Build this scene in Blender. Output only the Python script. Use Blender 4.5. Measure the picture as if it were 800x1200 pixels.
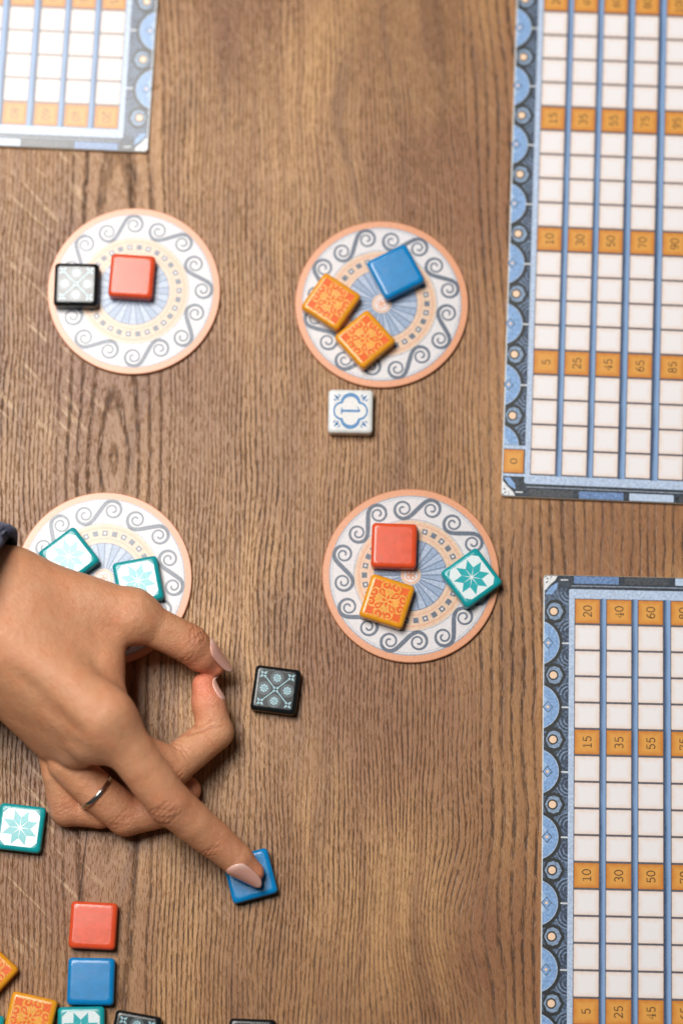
import bpy, bmesh, math, random
import numpy as np
from mathutils import Vector, Matrix

for o in list(bpy.data.objects):
    bpy.data.objects.remove(o)
SC = bpy.context.scene
COL = SC.collection
random.seed(7)
MM = 0.001
PI = math.pi

# ------------------------------------------------------------------ camera
TILT = math.radians(12.0)
FPX = 3200.0                       # focal length in photograph pixels (800 x 1200)
DIST = FPX / 2650.0                # metres along the optical axis to the table
cam = bpy.data.cameras.new('camera')
cam_ob = bpy.data.objects.new('camera', cam)
COL.objects.link(cam_ob)
cam_ob.location = (0, -DIST * math.sin(TILT), DIST * math.cos(TILT))
cam_ob.rotation_euler = (TILT, 0, 0)
cam.sensor_fit = 'VERTICAL'
cam.sensor_height = 36.0
cam.sensor_width = 24.0
cam.lens = FPX / 1200.0 * 36.0
cam.clip_start = 0.02
cam.clip_end = 30.0
cam.dof.use_dof = True
cam.dof.focus_distance = DIST - 0.030
cam.dof.aperture_fstop = 3.1
SC.camera = cam_ob

# ------------------------------------------------------------------ light
world = bpy.data.worlds.new('World')
SC.world = world
world.use_nodes = True
bg = world.node_tree.nodes['Background']
bg.inputs[0].default_value = (0.95, 0.97, 1.0, 1)
bg.inputs[1].default_value = 0.055

lamp = bpy.data.lights.new('softbox_lamp', 'AREA')
lamp.shape = 'RECTANGLE'
lamp.size = 0.72
lamp.size_y = 1.0
lamp.energy = 48.5
lamp.color = (1.0, 0.965, 0.92)
lamp_ob = bpy.data.objects.new('softbox_lamp', lamp)
COL.objects.link(lamp_ob)
lamp_ob.location = (-0.535, 0.515, 1.75)          # hangs level above the table, to the left

SC.view_settings.view_transform = 'Standard'
SC.view_settings.look = 'None'
SC.view_settings.exposure = 0.0
SC.view_settings.gamma = 1.0
SC.view_settings.use_curve_mapping = False
SC.render.engine = 'CYCLES'
SC.render.resolution_x = 682
SC.render.resolution_y = 1024

# ------------------------------------------------------------------ pixel -> place on a plane of height z (mm)
CP = np.array(cam_ob.location)
CU = np.array([0, math.cos(TILT), math.sin(TILT)])
CF = np.array([0, math.sin(TILT), -math.cos(TILT)])


def P(px, py, z=0.0):
    d = CF * FPX + np.array([1.0, 0, 0]) * (px - 400) - CU * (py - 600)
    s = (z * MM - CP[2]) / d[2]
    q = (CP + s * d) * 1000.0
    return np.array([q[0], q[1], z])          # millimetres


# ------------------------------------------------------------------ node helpers
class V:
    """a socket with arithmetic"""
    def __init__(s, nt, sock):
        s.nt, s.s = nt, sock

    def op(s, o, *a):
        n = s.nt.nodes.new('ShaderNodeMath')
        n.operation = o
        for i, x in enumerate((s,) + a):
            if isinstance(x, V):
                s.nt.links.new(x.s, n.inputs[i])
            else:
                n.inputs[i].default_value = x
        return V(s.nt, n.outputs[0])

    def __add__(s, b): return s.op('ADD', b)
    def __sub__(s, b): return s.op('SUBTRACT', b)
    def __mul__(s, b): return s.op('MULTIPLY', b)
    def __truediv__(s, b): return s.op('DIVIDE', b)
    def __radd__(s, b): return s.op('ADD', b)
    def __rmul__(s, b): return s.op('MULTIPLY', b)
    def __rsub__(s, b): return (s * -1.0) + b
    def __neg__(s): return s * -1.0
    def abs(s): return s.op('ABSOLUTE')
    def sin(s): return s.op('SINE')
    def sqrt(s): return s.op('SQRT')
    def exp(s): return s.op('EXPONENT')
    def min(s, b): return s.op('MINIMUM', b)
    def max(s, b): return s.op('MAXIMUM', b)
    def pow(s, b): return s.op('POWER', b)
    def tanh(s): return s.op('TANH')

    def smooth(s, a, b, lo=0.0, hi=1.0):
        n = s.nt.nodes.new('ShaderNodeMapRange')
        n.interpolation_type = 'SMOOTHSTEP'
        s.nt.links.new(s.s, n.inputs[0])
        n.inputs[1].default_value = a
        n.inputs[2].default_value = b
        n.inputs[3].default_value = lo
        n.inputs[4].default_value = hi
        return V(s.nt, n.outputs[0])


class NT:
    def __init__(s, name):
        s.m = bpy.data.materials.new(name)
        s.m.use_nodes = True
        s.t = s.m.node_tree
        s.b = s.t.nodes['Principled BSDF']

    def coord(s, which='Object', scale=1000.0):
        tc = s.t.nodes.new('ShaderNodeTexCoord')
        sp = s.t.nodes.new('ShaderNodeSeparateXYZ')
        s.t.links.new(tc.outputs[which], sp.inputs[0])
        return [V(s.t, o) * scale for o in sp.outputs]

    def vec(s, x, y, z=0.0):
        n = s.t.nodes.new('ShaderNodeCombineXYZ')
        for i, a in enumerate((x, y, z)):
            if isinstance(a, V):
                s.t.links.new(a.s, n.inputs[i])
            else:
                n.inputs[i].default_value = a
        return n.outputs[0]

    def noise(s, vec, scale=1.0, detail=2.0, rough=0.5, dist=0.0):
        n = s.t.nodes.new('ShaderNodeTexNoise')
        if vec is not None:
            s.t.links.new(vec, n.inputs['Vector'])
        n.inputs['Scale'].default_value = scale
        n.inputs['Detail'].default_value = detail
        n.inputs['Roughness'].default_value = rough
        n.inputs['Distortion'].default_value = dist
        return V(s.t, n.outputs[0])

    def voronoi(s, vec, scale=1.0, feature='F1'):
        n = s.t.nodes.new('ShaderNodeTexVoronoi')
        n.feature = feature
        s.t.links.new(vec, n.inputs['Vector'])
        n.inputs['Scale'].default_value = scale
        return V(s.t, n.outputs['Distance'])

    def mix(s, fac, a, b, mode='MIX'):
        n = s.t.nodes.new('ShaderNodeMix')
        n.data_type = 'RGBA'
        n.blend_type = mode
        if isinstance(fac, V):
            s.t.links.new(fac.s, n.inputs[0])
        else:
            n.inputs[0].default_value = fac
        for i, c in ((6, a), (7, b)):
            if isinstance(c, tuple):
                n.inputs[i].default_value = tuple(c) + (1,)
            else:
                s.t.links.new(c, n.inputs[i])
        return n.outputs[2]

    def bump(s, h, dist, strength=1.0):
        n = s.t.nodes.new('ShaderNodeBump')
        s.t.links.new(h.s, n.inputs['Height'])
        n.inputs['Distance'].default_value = dist
        n.inputs['Strength'].default_value = strength
        s.t.links.new(n.outputs[0], s.b.inputs['Normal'])

    def set(s, **k):
        for a, v in k.items():
            i = s.b.inputs[a.replace('_', ' ')]
            if isinstance(v, V):
                s.t.links.new(v.s, i)
            elif isinstance(v, tuple):
                i.default_value = v + (1,) if len(v) == 3 and i.type == 'RGBA' else v
            elif isinstance(v, (int, float)):
                i.default_value = v
            else:
                s.t.links.new(v, i)
        return s.m


def srgb(r, g, b):
    f = lambda c: (c / 255 / 12.92) if c / 255 <= 0.04045 else ((c / 255 + 0.055) / 1.055) ** 2.4
    return (f(r), f(g), f(b))


# ------------------------------------------------------------------ materials
def wood_material():
    n = NT('oak_wood')
    x, y, z = n.coord()
    # slow wandering of the grain
    w1 = n.noise(n.vec(x * 0.013, y * 0.0048, 1.7), 1.0, 2.0) - 0.5
    w2 = n.noise(n.vec(x * 0.06, y * 0.018, 5.1), 1.0, 2.0) - 0.5
    w3 = n.noise(n.vec(x * 0.30, y * 0.045, 9.3), 1.0, 1.0) - 0.5
    # an S-bend in the middle of the board
    gx = (x - 40.0) / 24.0
    gy = (y + 180.0) / 26.0
    xx = x + ((gx * gx + gy * gy) * -1.0).exp() * 8.0
    dx = xx + 101.0
    yo = y - 24.0
    dy = (yo.abs() * 0.045 + 1.0).op('LOGARITHM', 2.718) * 8.0
    rho = (dx * dx + dy * dy).sqrt()
    near = rho.smooth(6.0, 70.0, 0.36, 1.0)
    rho = rho + w1 * 24.0 * near + w2 * 5.0 * near + w3 * 1.3
    phase = rho.min(26.0) / 5.0 + (rho - 26.0).max(0.0).min(135.0) / 1.9 + (rho - 161.0).max(0.0) / 4.3
    band = (phase * (2 * PI)).sin() * 0.5 + 0.5
    lines = n.noise(n.vec(x * 0.045, y * 0.014, 21.0), 1.0, 2.0)
    ew = band.smooth(0.55, 1.0) * lines.smooth(0.30, 0.62, 0.45, 1.0)
    # pores: dashes along the grain
    dash = n.noise(n.vec(xx * 1.5 + w1 * 34.0, y * 0.17, 2.2), 1.0, 4.0, 0.65)
    fine = n.noise(n.vec(xx * 2.6 + w1 * 60.0, y * 0.30, 7.7), 1.0, 3.0, 0.65)
    fibre = n.noise(n.vec(xx * 3.4, y * 0.55, 11.0), 1.0, 4.0, 0.7)
    patch = n.noise(n.vec(x * 0.028, y * 0.016, 4.4), 1.0, 2.0)
    pore = ew * dash.smooth(0.43, 0.56) * patch.smooth(0.25, 0.6, 0.55, 1.0)
    pore2 = fine.smooth(0.54, 0.67) * 0.5
    broad = n.noise(n.vec(x * 0.02, y * 0.0075, 3.0), 1.0, 3.0)
    streak = n.noise(n.vec(xx * 0.22 + w1 * 6.0, y * 0.008, 6.0), 1.0, 3.0)
    c = n.mix(broad.smooth(0.3, 0.7), srgb(150, 104, 58), srgb(206, 156, 98))
    c = n.mix(x.smooth(40.0, 75.0) * 0.6, c, srgb(190, 138, 80))
    c = n.mix(fibre.smooth(0.3, 0.7) * 0.5, c, srgb(122, 80, 46))
    c = n.mix(streak.smooth(0.42, 0.66) * 0.7, c, srgb(146, 99, 57))
    long = n.noise(n.vec(xx * 0.09 + w1 * 9.0, y * 0.006, 31.0), 1.0, 4.0, 0.6)
    c = n.mix(long.smooth(0.50, 0.68) * 0.6, c, srgb(112, 70, 38))
    red = n.noise(n.vec(x * 0.012, y * 0.008, 12.0), 1.0, 1.0)
    c = n.mix(red.smooth(0.42, 0.66) * 0.6, c, srgb(126, 76, 42))
    c = n.mix(ew * 0.45, c, srgb(110, 72, 44))
    # ray flecks: pale oblique ribbons on the quartered side
    fl = n.noise(n.vec((x * 0.72 + y * 0.69) * 0.42, (y * 0.72 - x * 0.69) * 0.030, 8.0), 1.0, 2.0)
    flr = n.noise(n.vec(x * 0.018, y * 0.018, 15.0), 1.0, 1.0)
    fside = x.smooth(-125.0, -95.0, 1.0, 0.22)
    fleck = fl.smooth(0.57, 0.66) * flr.smooth(0.36, 0.56) * fside
    c = n.mix(fleck * 0.55, c, srgb(206, 170, 128))
    pm = (pore + pore2).min(1.0)
    c = n.mix(pm * 0.95, c, srgb(60, 38, 23))
    # two hairline checks in the board
    def check(x0, slope, y0, y1):
        wob = w3 * 1.6
        d = (x - x0 - (y - y0) * slope + wob).abs()
        return d.smooth(0.10, 0.38, 1.0, 0.0) * (y - y0).smooth(-3.0, 3.0) * (y - y1).smooth(-3.0, 3.0, 1.0, 0.0)
    a = P(93, 1058); b = P(104, 968)
    ck = check(a[0], (b[0] - a[0]) / (b[1] - a[1]), a[1], b[1])
    a = P(154, 250); b = P(153, 165)
    ck = ck.max(check(a[0], (b[0] - a[0]) / (b[1] - a[1]), a[1], b[1]))
    c = n.mix(ck * 0.85, c, srgb(40, 25, 16))
    grain = n.noise(n.vec(xx * 1.8, y * 0.16, 1.0), 1.0, 4.0, 0.65)
    h = grain * 0.35 - pm * 0.8 - ck * 1.5
    n.bump(h, 0.00022, 0.75)
    n.set(Base_Color=c, Roughness=(pm * 0.2 + 0.38), Specular_IOR_Level=0.42)
    return n.m


def plain(name, col, rough=0.5, spec=0.5, mottled=0.06, bump=0.0, scale=1.2, metallic=0.0, coat=0.0):
    n = NT(name)
    x, y, z = n.coord()
    v = n.vec(x, y, z)
    nz = n.noise(v, scale, 4.0, 0.6)
    lo = tuple(max(0.0, c * (1 - mottled * 2.2)) for c in col)
    hi = tuple(min(1.0, c * (1 + mottled * 1.4)) for c in col)
    c = n.mix(nz.smooth(0.25, 0.75), lo, hi)
    if bump:
        n.bump(n.noise(v, scale * 2.2, 3.0, 0.6), bump * MM)
    n.set(Base_Color=c, Roughness=rough, Specular_IOR_Level=spec, Metallic=metallic, Coat_Weight=coat)
    return n.m


def cell_material(name, mid, edge, dark):
    """printed square: brighter middle, toned border (own print of the board)"""
    n = NT(name)
    x, y, z = n.coord()
    d = x.abs().max(y.abs())
    nz = n.noise(n.vec(x, y, 1.0), 0.55, 3.0)
    f = n.noise(n.vec(x, y, 4.0), 2.4, 3.0)
    k = (d + (nz - 0.5) * 2.2).smooth(2.6, 5.4)
    c = n.mix(k, mid, edge)
    c = n.mix((d + (nz - 0.5) * 0.6).smooth(4.8, 5.5) * 0.55, c, dark)
    c = n.mix(f.smooth(0.45, 0.8) * 0.12, c, dark)
    n.set(Base_Color=c, Roughness=0.29, Specular_IOR_Level=0.45)
    return n.m


def bar_material(name, dark, light, half):
    n = NT(name)
    x, y, z = n.coord()
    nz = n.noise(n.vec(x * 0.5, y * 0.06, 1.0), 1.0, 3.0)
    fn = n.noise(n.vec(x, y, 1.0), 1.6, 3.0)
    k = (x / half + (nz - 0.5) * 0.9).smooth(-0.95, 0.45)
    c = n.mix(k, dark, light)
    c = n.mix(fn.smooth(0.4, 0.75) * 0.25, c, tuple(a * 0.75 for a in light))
    n.set(Base_Color=c, Roughness=0.29, Specular_IOR_Level=0.45)
    return n.m


def ink(name, col, m=0.12):
    return plain(name, col, 0.29, 0.54, m, 0.0, 0.9)


M = {}
M['wood'] = wood_material()
M['peach'] = ink('peach_print', srgb(218, 150, 110), 0.05)
M['peach_pale'] = ink('pale_peach_print', srgb(216, 184, 158), 0.08)
M['disc_white'] = ink('white_print', srgb(214, 210, 212), 0.04)
M['slate'] = ink('slate_print', srgb(88, 100, 118), 0.2)
M['slate_soft'] = ink('soft_slate_print', srgb(150, 160, 176), 0.15)
M['fan'] = ink('fan_blue_print', srgb(140, 160, 188))
M['fan_pale'] = ink('fan_pale_print', srgb(164, 180, 204))
M['fan_line'] = ink('fan_line_print', srgb(84, 104, 140))
M['card_edge'] = plain('card_edge', srgb(190, 172, 150), 0.8, 0.2, 0.12)
M['card_peach_edge'] = plain('peach_card_edge', srgb(205, 142, 104), 0.8, 0.2, 0.12)
M['cell_white'] = cell_material('cream_cell_print', srgb(234, 231, 233), srgb(232, 217, 209), srgb(200, 170, 152))
M['cell_orange'] = cell_material('orange_cell_print', srgb(220, 158, 76), srgb(206, 132, 56), srgb(168, 92, 36))
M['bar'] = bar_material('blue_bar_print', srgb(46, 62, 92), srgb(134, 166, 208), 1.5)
M['frame'] = ink('pale_blue_frame_print', srgb(182, 200, 226))
M['board_dark'] = ink('dark_slate_board_print', srgb(52, 61, 72), 0.4)
M['grid_line'] = ink('grid_line_print', srgb(92, 92, 102), 0.15)
M['med'] = ink('medallion_blue_print', srgb(132, 168, 214), 0.16)
M['med_in'] = ink('medallion_inner_print', srgb(158, 190, 228), 0.12)
M['lobe'] = ink('slate_lobe_print', srgb(86, 103, 128), 0.4)
M['lobe_pale'] = ink('pale_lobe_print', srgb(134, 156, 184), 0.2)
M['leaf'] = ink('dark_leaf_print', srgb(62, 74, 94), 0.3)
M['dot'] = ink('peach_dot_print', srgb(240, 206, 176), 0.05)
M['black_ink'] = ink('near_black_print', srgb(44, 48, 48), 0.2)
M['digit'] = ink('brown_digit_print', srgb(92, 66, 40), 0.1)
M['tick'] = ink('white_tick_print', srgb(214, 218, 222), 0.08)
M['marble'] = ink('speckled_corner_print', srgb(226, 228, 230), 0.1)
M['block_blue'] = ink('blue_block_print', srgb(108, 138, 184), 0.2)
M['block_dark'] = ink('dark_block_print', srgb(72, 76, 82), 0.25)
M['block_pale'] = ink('pale_block_print', srgb(186, 204, 228), 0.08)


def resin(name, col):
    n = NT(name)
    x, y, z = n.coord()
    v = n.vec(x, y, z)
    nz = n.noise(v, 0.35, 2.0)
    sp = n.noise(v, 5.0, 2.0, 0.7)
    c = n.mix(nz.smooth(0.3, 0.7), tuple(a * 0.93 for a in col), tuple(min(1, a * 1.05) for a in col))
    low = n.noise(v, 0.16, 2.0)
    n.bump(sp * 0.35 + low * 0.6, 0.00012, 0.7)
    n.set(Base_Color=c, Roughness=(sp * 0.10 + 0.13), Specular_IOR_Level=0.42)
    return n.m


TC = dict(red=resin('red_resin', srgb(218, 80, 44)), blue=resin('blue_resin', srgb(10, 126, 190)),
          orange=resin('orange_resin', srgb(226, 152, 36)), teal=resin('teal_resin', srgb(24, 152, 158)),
          black=resin('black_resin', srgb(20, 24, 25)), white=resin('white_resin', srgb(226, 228, 226)))
TP = dict(red=plain('red_tile_print', srgb(232, 106, 48), 0.16, 0.47, 0.08), white=plain('white_tile_print', srgb(222, 234, 236), 0.16, 0.47, 0.03),
          teal=plain('teal_tile_print', srgb(52, 170, 176), 0.16, 0.47, 0.06), grey=plain('grey_tile_print', srgb(92, 100, 104), 0.16, 0.47, 0.08),
          pale=plain('pale_blue_tile_print', srgb(168, 206, 216), 0.16, 0.47, 0.08), blue=plain('blue_tile_print', srgb(100, 146, 194), 0.16, 0.47, 0.08),
          cream=plain('cream_tile_print', srgb(232, 230, 228), 0.16, 0.47, 0.03), field=plain('dark_field_print', srgb(52, 58, 60), 0.16, 0.47, 0.06))


# ------------------------------------------------------------------ object helpers
def link(ob, parent=None):
    COL.objects.link(ob)
    if parent is not None:
        ob.parent = parent
    return ob


def tag(ob, label=None, cat=None, group=None, kind=None):
    for k, v in (('label', label), ('category', cat), ('group', group), ('kind', kind)):
        if v:
            ob[k] = v
    return ob


def empty(name, loc_mm, rz=0.0):
    e = bpy.data.objects.new(name, None)
    e.location = [c * MM for c in loc_mm]
    e.rotation_euler = (0, 0, rz)
    e.empty_display_size = 0.01
    return link(e)


class Flat:
    """collects flat printed shapes, millimetres, at one height"""
    def __init__(s, z):
        s.z, s.v, s.f = z, [], []

    def poly(s, pts, dz=0.0):
        i = len(s.v)
        s.v += [(p[0] * MM, p[1] * MM, (s.z + dz) * MM) for p in pts]
        a = sum(pts[k][0] * pts[(k + 1) % len(pts)][1] - pts[(k + 1) % len(pts)][0] * pts[k][1] for k in range(len(pts)))
        f = list(range(i, i + len(pts)))
        s.f.append(f if a > 0 else f[::-1])
        return s

    def rect(s, x0, y0, x1, y1, r=0.0):
        if r <= 0:
            return s.poly([(x0, y0), (x1, y0), (x1, y1), (x0, y1)])
        pts = []
        for cx, cy, a0 in ((x1 - r, y0 + r, -90), (x1 - r, y1 - r, 0), (x0 + r, y1 - r, 90), (x0 + r, y0 + r, 180)):
            for k in range(5):
                a = math.radians(a0 + k * 22.5)
                pts.append((cx + r * math.cos(a), cy + r * math.sin(a)))
        return s.poly(pts)

    def disc(s, cx, cy, r, n=32):
        return s.poly([(cx + r * math.cos(2 * PI * k / n), cy + r * math.sin(2 * PI * k / n)) for k in range(n)])

    def arc(s, cx, cy, r0, r1, a0=0.0, a1=2 * PI, n=64):
        for k in range(n):
            p, q = a0 + (a1 - a0) * k / n, a0 + (a1 - a0) * (k + 1) / n
            s.poly([(cx + r0 * math.cos(p), cy + r0 * math.sin(p)), (cx + r1 * math.cos(p), cy + r1 * math.sin(p)),
                    (cx + r1 * math.cos(q), cy + r1 * math.sin(q)), (cx + r0 * math.cos(q), cy + r0 * math.sin(q))])
        return s

    def ribbon(s, pts, w):
        n = len(pts)
        if not hasattr(w, '__len__'):
            w = [w] * n
        L, R = [], []
        for i in range(n):
            a, b = pts[max(0, i - 1)], pts[min(n - 1, i + 1)]
            dx, dy = b[0] - a[0], b[1] - a[1]
            l = math.hypot(dx, dy) or 1.0
            nx, ny = -dy / l * w[i] / 2, dx / l * w[i] / 2
            L.append((pts[i][0] + nx, pts[i][1] + ny))
            R.append((pts[i][0] - nx, pts[i][1] - ny))
        for i in range(n - 1):
            s.poly([R[i], R[i + 1], L[i + 1], L[i]])
        return s

    def mesh(s, name, mat):
        me = bpy.data.meshes.new(name)
        me.from_pydata(s.v, [], s.f)
        me.materials.append(mat)
        me.update()
        return me

    def build(s, name, mat, parent, loc=(0, 0, 0), rz=0.0):
        ob = bpy.data.objects.new(name, s.mesh(name, mat))
        ob.location = [c * MM for c in loc]
        ob.rotation_euler = (0, 0, rz)
        return link(ob, parent)


def rounded_outline(hw, hh, r, n=6):
    pts = []
    for cx, cy, a0 in ((hw - r, -hh + r, -90), (hw - r, hh - r, 0), (-hw + r, hh - r, 90), (-hw + r, -hh + r, 180)):
        for k in range(n + 1):
            a = math.radians(a0 + 90.0 * k / n)
            pts.append((cx + r * math.cos(a), cy + r * math.sin(a)))
    return pts


def stack_mesh(name, rings, mats, top_mat=0, side_mat=0, smooth=True):
    """closed solid from outlines [(pts, z), ...] bottom to top, mm"""
    v, f, mi = [], [], []
    n = len(rings[0][0])
    for pts, z in rings:
        v += [(p[0] * MM, p[1] * MM, z * MM) for p in pts]
    f.append(list(range(n))[::-1]); mi.append(side_mat)
    for k in range(len(rings) - 1):
        for i in range(n):
            j = (i + 1) % n
            f.append([k * n + i, k * n + j, (k + 1) * n + j, (k + 1) * n + i]); mi.append(side_mat)
    t = (len(rings) - 1) * n
    f.append(list(range(t, t + n))); mi.append(top_mat)
    me = bpy.data.meshes.new(name)
    me.from_pydata(v, [], f)
    for m in mats:
        me.materials.append(m)
    me.polygons.foreach_set('material_index', mi)
    if smooth:
        me.polygons.foreach_set('use_smooth', [len(q) == 4 for q in f])
    me.update()
    return me


# ------------------------------------------------------------------ the table top
def table_top():
    w, h, t = 1100.0, 1300.0, 30.0
    bm = bmesh.new()
    bmesh.ops.create_cube(bm, size=1.0)
    for v in bm.verts:
        v.co = Vector((v.co.x * w * MM, v.co.y * h * MM, v.co.z * t * MM - t / 2 * MM))
    bmesh.ops.bevel(bm, geom=bm.edges[:], offset=3 * MM, segments=3, affect='EDGES')
    me = bpy.data.meshes.new('table_top')
    bm.to_mesh(me); bm.free()
    me.materials.append(M['wood'])
    ob = link(bpy.data.objects.new('table_top', me))
    tag(ob, 'brown oak table top with open grain running lengthwise', 'table', kind='structure')


table_top()

# ------------------------------------------------------------------ round factory discs
DISC_R, DISC_T = 38.9, 2.0


def s_scroll():
    """half curve from an eye to the middle, mirrored through the middle"""
    ax, ay = -5.7, -0.5
    half = []
    n = 46
    th0, th1 = math.radians(90 + 560), math.radians(90)
    for k in range(n + 1):
        q = k / n
        th = th0 + (th1 - th0) * q
        r = 0.6 + 3.35 * q ** 0.85
        half.append((ax + r * math.cos(th), ay - r * math.sin(th)))
    p0 = half[-1]
    p1, p2, p3 = (p0[0] + 2.6, p0[1]), (-1.5, -1.7), (0.0, 0.0)
    for k in range(1, 11):
        t = k / 10
        half.append(tuple((1 - t) ** 3 * p0[i] + 3 * (1 - t) ** 2 * t * p1[i] + 3 * (1 - t) * t * t * p2[i] + t ** 3 * p3[i] for i in (0, 1)))
    full = half + [(-a, -b) for a, b in half[-2::-1]]
    m = len(full)
    w = [0.85 + 1.15 * math.exp(-((k - m / 2) / (m * 0.15)) ** 2) for k in range(m)]
    return full, w


SCROLL = Flat(0.0)
_p, _w = s_scroll()
SCROLL.ribbon([(a * 1.08, b * 1.08) for a, b in _p], _w)
SCROLL_ME = SCROLL.mesh('scroll', M['slate'])


def make_disc(cx, cy, spin, label):
    t = empty('factory_disc', (cx, cy, 0), spin)
    tag(t, label, 'disc', 'round tile discs on the table')
    circ = lambda r: [(r * math.cos(2 * PI * k / 96), r * math.sin(2 * PI * k / 96)) for k in range(96)]
    me = stack_mesh('card', [(circ(DISC_R - 0.25), 0.0), (circ(DISC_R), 0.25), (circ(DISC_R), DISC_T - 0.5), (circ(DISC_R - 0.15), DISC_T - 0.15), (circ(DISC_R - 0.45), DISC_T)],
                    [M['card_peach_edge'], M['peach']], 1, 0)
    link(bpy.data.objects.new('card', me), t)
    z = DISC_T
    Flat(z + .03).arc(0, 0, 35.2, 35.75, n=96).build('rim_line', M['slate_soft'], t)
    Flat(z + .03).arc(0, 0, 24.6, 35.2, n=96).build('white_border', M['disc_white'], t)
    Flat(z + .06).arc(0, 0, 34.4, 34.6, n=96).arc(0, 0, 24.8, 25.15, n=96).build('fine_line', M['slate_soft'], t)
    for k in range(8):
        a = 2 * PI * k / 8
        ob = bpy.data.objects.new('scroll', SCROLL_ME)
        ob.location = (29.7 * math.cos(a) * MM, 29.7 * math.sin(a) * MM, (z + .06) * MM)
        ob.rotation_euler = (0, 0, a - PI / 2)
        link(ob, t)
    ring = Flat(z + .03).arc(0, 0, 16.0, 24.6, n=96).build('peach_ring', M['peach_pale'], t)
    Flat(.03).arc(0, 0, 22.6, 23.0, n=72).arc(0, 0, 17.7, 18.0, n=72).build('ring_line', M['peach'], ring, (0, 0, z + .03))
    sq = Flat(.05); sq2 = Flat(.08)
    for k in range(30):
        a = 2 * PI * k / 30
        c, s_ = math.cos(a), math.sin(a)
        tr = lambda u, v: (20.3 * c + u * c - v * s_, 20.3 * s_ + u * s_ + v * c)
        h = 1.18
        sq.poly([tr(-h, -h), tr(h, -h), tr(h, h), tr(-h, h)])
        if k % 2:
            q = 0.5
            sq2.poly([tr(-q, -q), tr(q, -q), tr(q, q), tr(-q, q)])
    sq.build('square_dot', M['slate'], ring, (0, 0, z + .03))
    sq2.build('square_eye', M['disc_white'], ring, (0, 0, z + .03))
    fan = Flat(z + .03).disc(0, 0, 16.0, 72).build('fan', M['fan_line'], t)
    pa, pb = Flat(.03), Flat(.03)
    N = 28
    for k in range(N):
        a, g = 2 * PI * k / N, PI / N
        pts = [(3.6 * math.cos(a - g * .45), 3.6 * math.sin(a - g * .45)), (15.6 * math.cos(a - g * .86), 15.6 * math.sin(a - g * .86)),
               (15.75 * math.cos(a), 15.75 * math.sin(a)), (15.6 * math.cos(a + g * .86), 15.6 * math.sin(a + g * .86)), (3.6 * math.cos(a + g * .45), 3.6 * math.sin(a + g * .45))]
        (pa if k % 2 else pb).poly(pts)
    pa.build('fan_blade', M['fan'], fan, (0, 0, z + .03))
    pb.build('fan_blade', M['fan_pale'], fan, (0, 0, z + .03))
    hub = Flat(z + .09).disc(0, 0, 4.4, 40).build('hub', M['peach_pale'], t)
    Flat(.03).disc(0, 0, 3.5, 32).build('hub_field', M['disc_white'], hub, (0, 0, z + .09))
    fl = Flat(.06)
    for k in range(4):
        a = PI / 4 + k * PI / 2
        fl.arc(1.5 * math.cos(a), 1.5 * math.sin(a), 0.6, 1.1, n=16)
    fl.disc(0, 0, .5, 12).arc(0, 0, 3.2, 3.5, n=32)
    fl.build('hub_flower', M['peach'], hub, (0, 0, z + .09))
    return t


DISCS = [
    (157, 340.5, 12, 'round white scroll-patterned disc carrying a red tile and a black tile'),
    (447, 356, 24, 'round scroll-patterned disc carrying two orange tiles and a blue tile'),
    (121.5, 678, 5, 'round pale disc partly hidden under the hand, carrying two teal tiles'),
    (481, 674, -6 + 90, 'round scroll-patterned disc carrying red, orange and teal tiles'),
]
for px, py, sp, lb in DISCS:
    c = P(px, py, DISC_T)
    make_disc(c[0], c[1], math.radians(sp), lb)


# ------------------------------------------------------------------ resin tiles
TILE_T = 7.0


def tile_mesh(name, mat):
    rings = []
    def ring(h, z, r): rings.append((rounded_outline(h, h, r, 6), z))
    ring(9.1, 0.0, 1.3)
    ring(9.65, 0.25, 1.6)
    ring(9.85, 0.8, 1.7)
    ring(9.98, 2.2, 1.8)
    ring(9.95, 4.8, 1.8)
    R = 1.75
    for k in range(1, 8):
        a = PI / 2 * k / 8
        ring(9.95 - R * (1 - math.cos(a)), TILE_T - R + R * math.sin(a) - 0.05, 1.8)
    ring(9.95 - R - 0.15, TILE_T - .005, 1.7)
    ring(9.95 - R - 0.5, TILE_T, 1.5)
    me = stack_mesh(name, rings, [mat], 0, 0, True)
    me.polygons.foreach_set('use_smooth', [True] * len(me.polygons))
    return me


TILE_ME = {k: tile_mesh('body', m) for k, m in TC.items()}
ZT = TILE_T + 0.04


def spiral(cx, cy, r0, r1, a0, turns, n=26):
    return [(cx + (r0 + (r1 - r0) * k / n) * math.cos(a0 + turns * 2 * PI * k / n), cy + (r0 + (r1 - r0) * k / n) * math.sin(a0 + turns * 2 * PI * k / n)) for k in range(n + 1)]


def rot4(fl, polys=(), ribbons=(), offs=0.0, n=4):
    for k in range(n):
        a = offs + k * 2 * PI / n
        c, s_ = math.cos(a), math.sin(a)
        R = lambda p: (p[0] * c - p[1] * s_, p[0] * s_ + p[1] * c)
        for q in polys:
            fl.poly([R(p) for p in q])
        for q, w in ribbons:
            fl.ribbon([R(p) for p in q], w)


def taper(n, w0, w1):
    return [w0 + (w1 - w0) * math.sin(PI * min(1, k / (n - 1))) for k in range(n)]


PRINTS = {}


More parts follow.
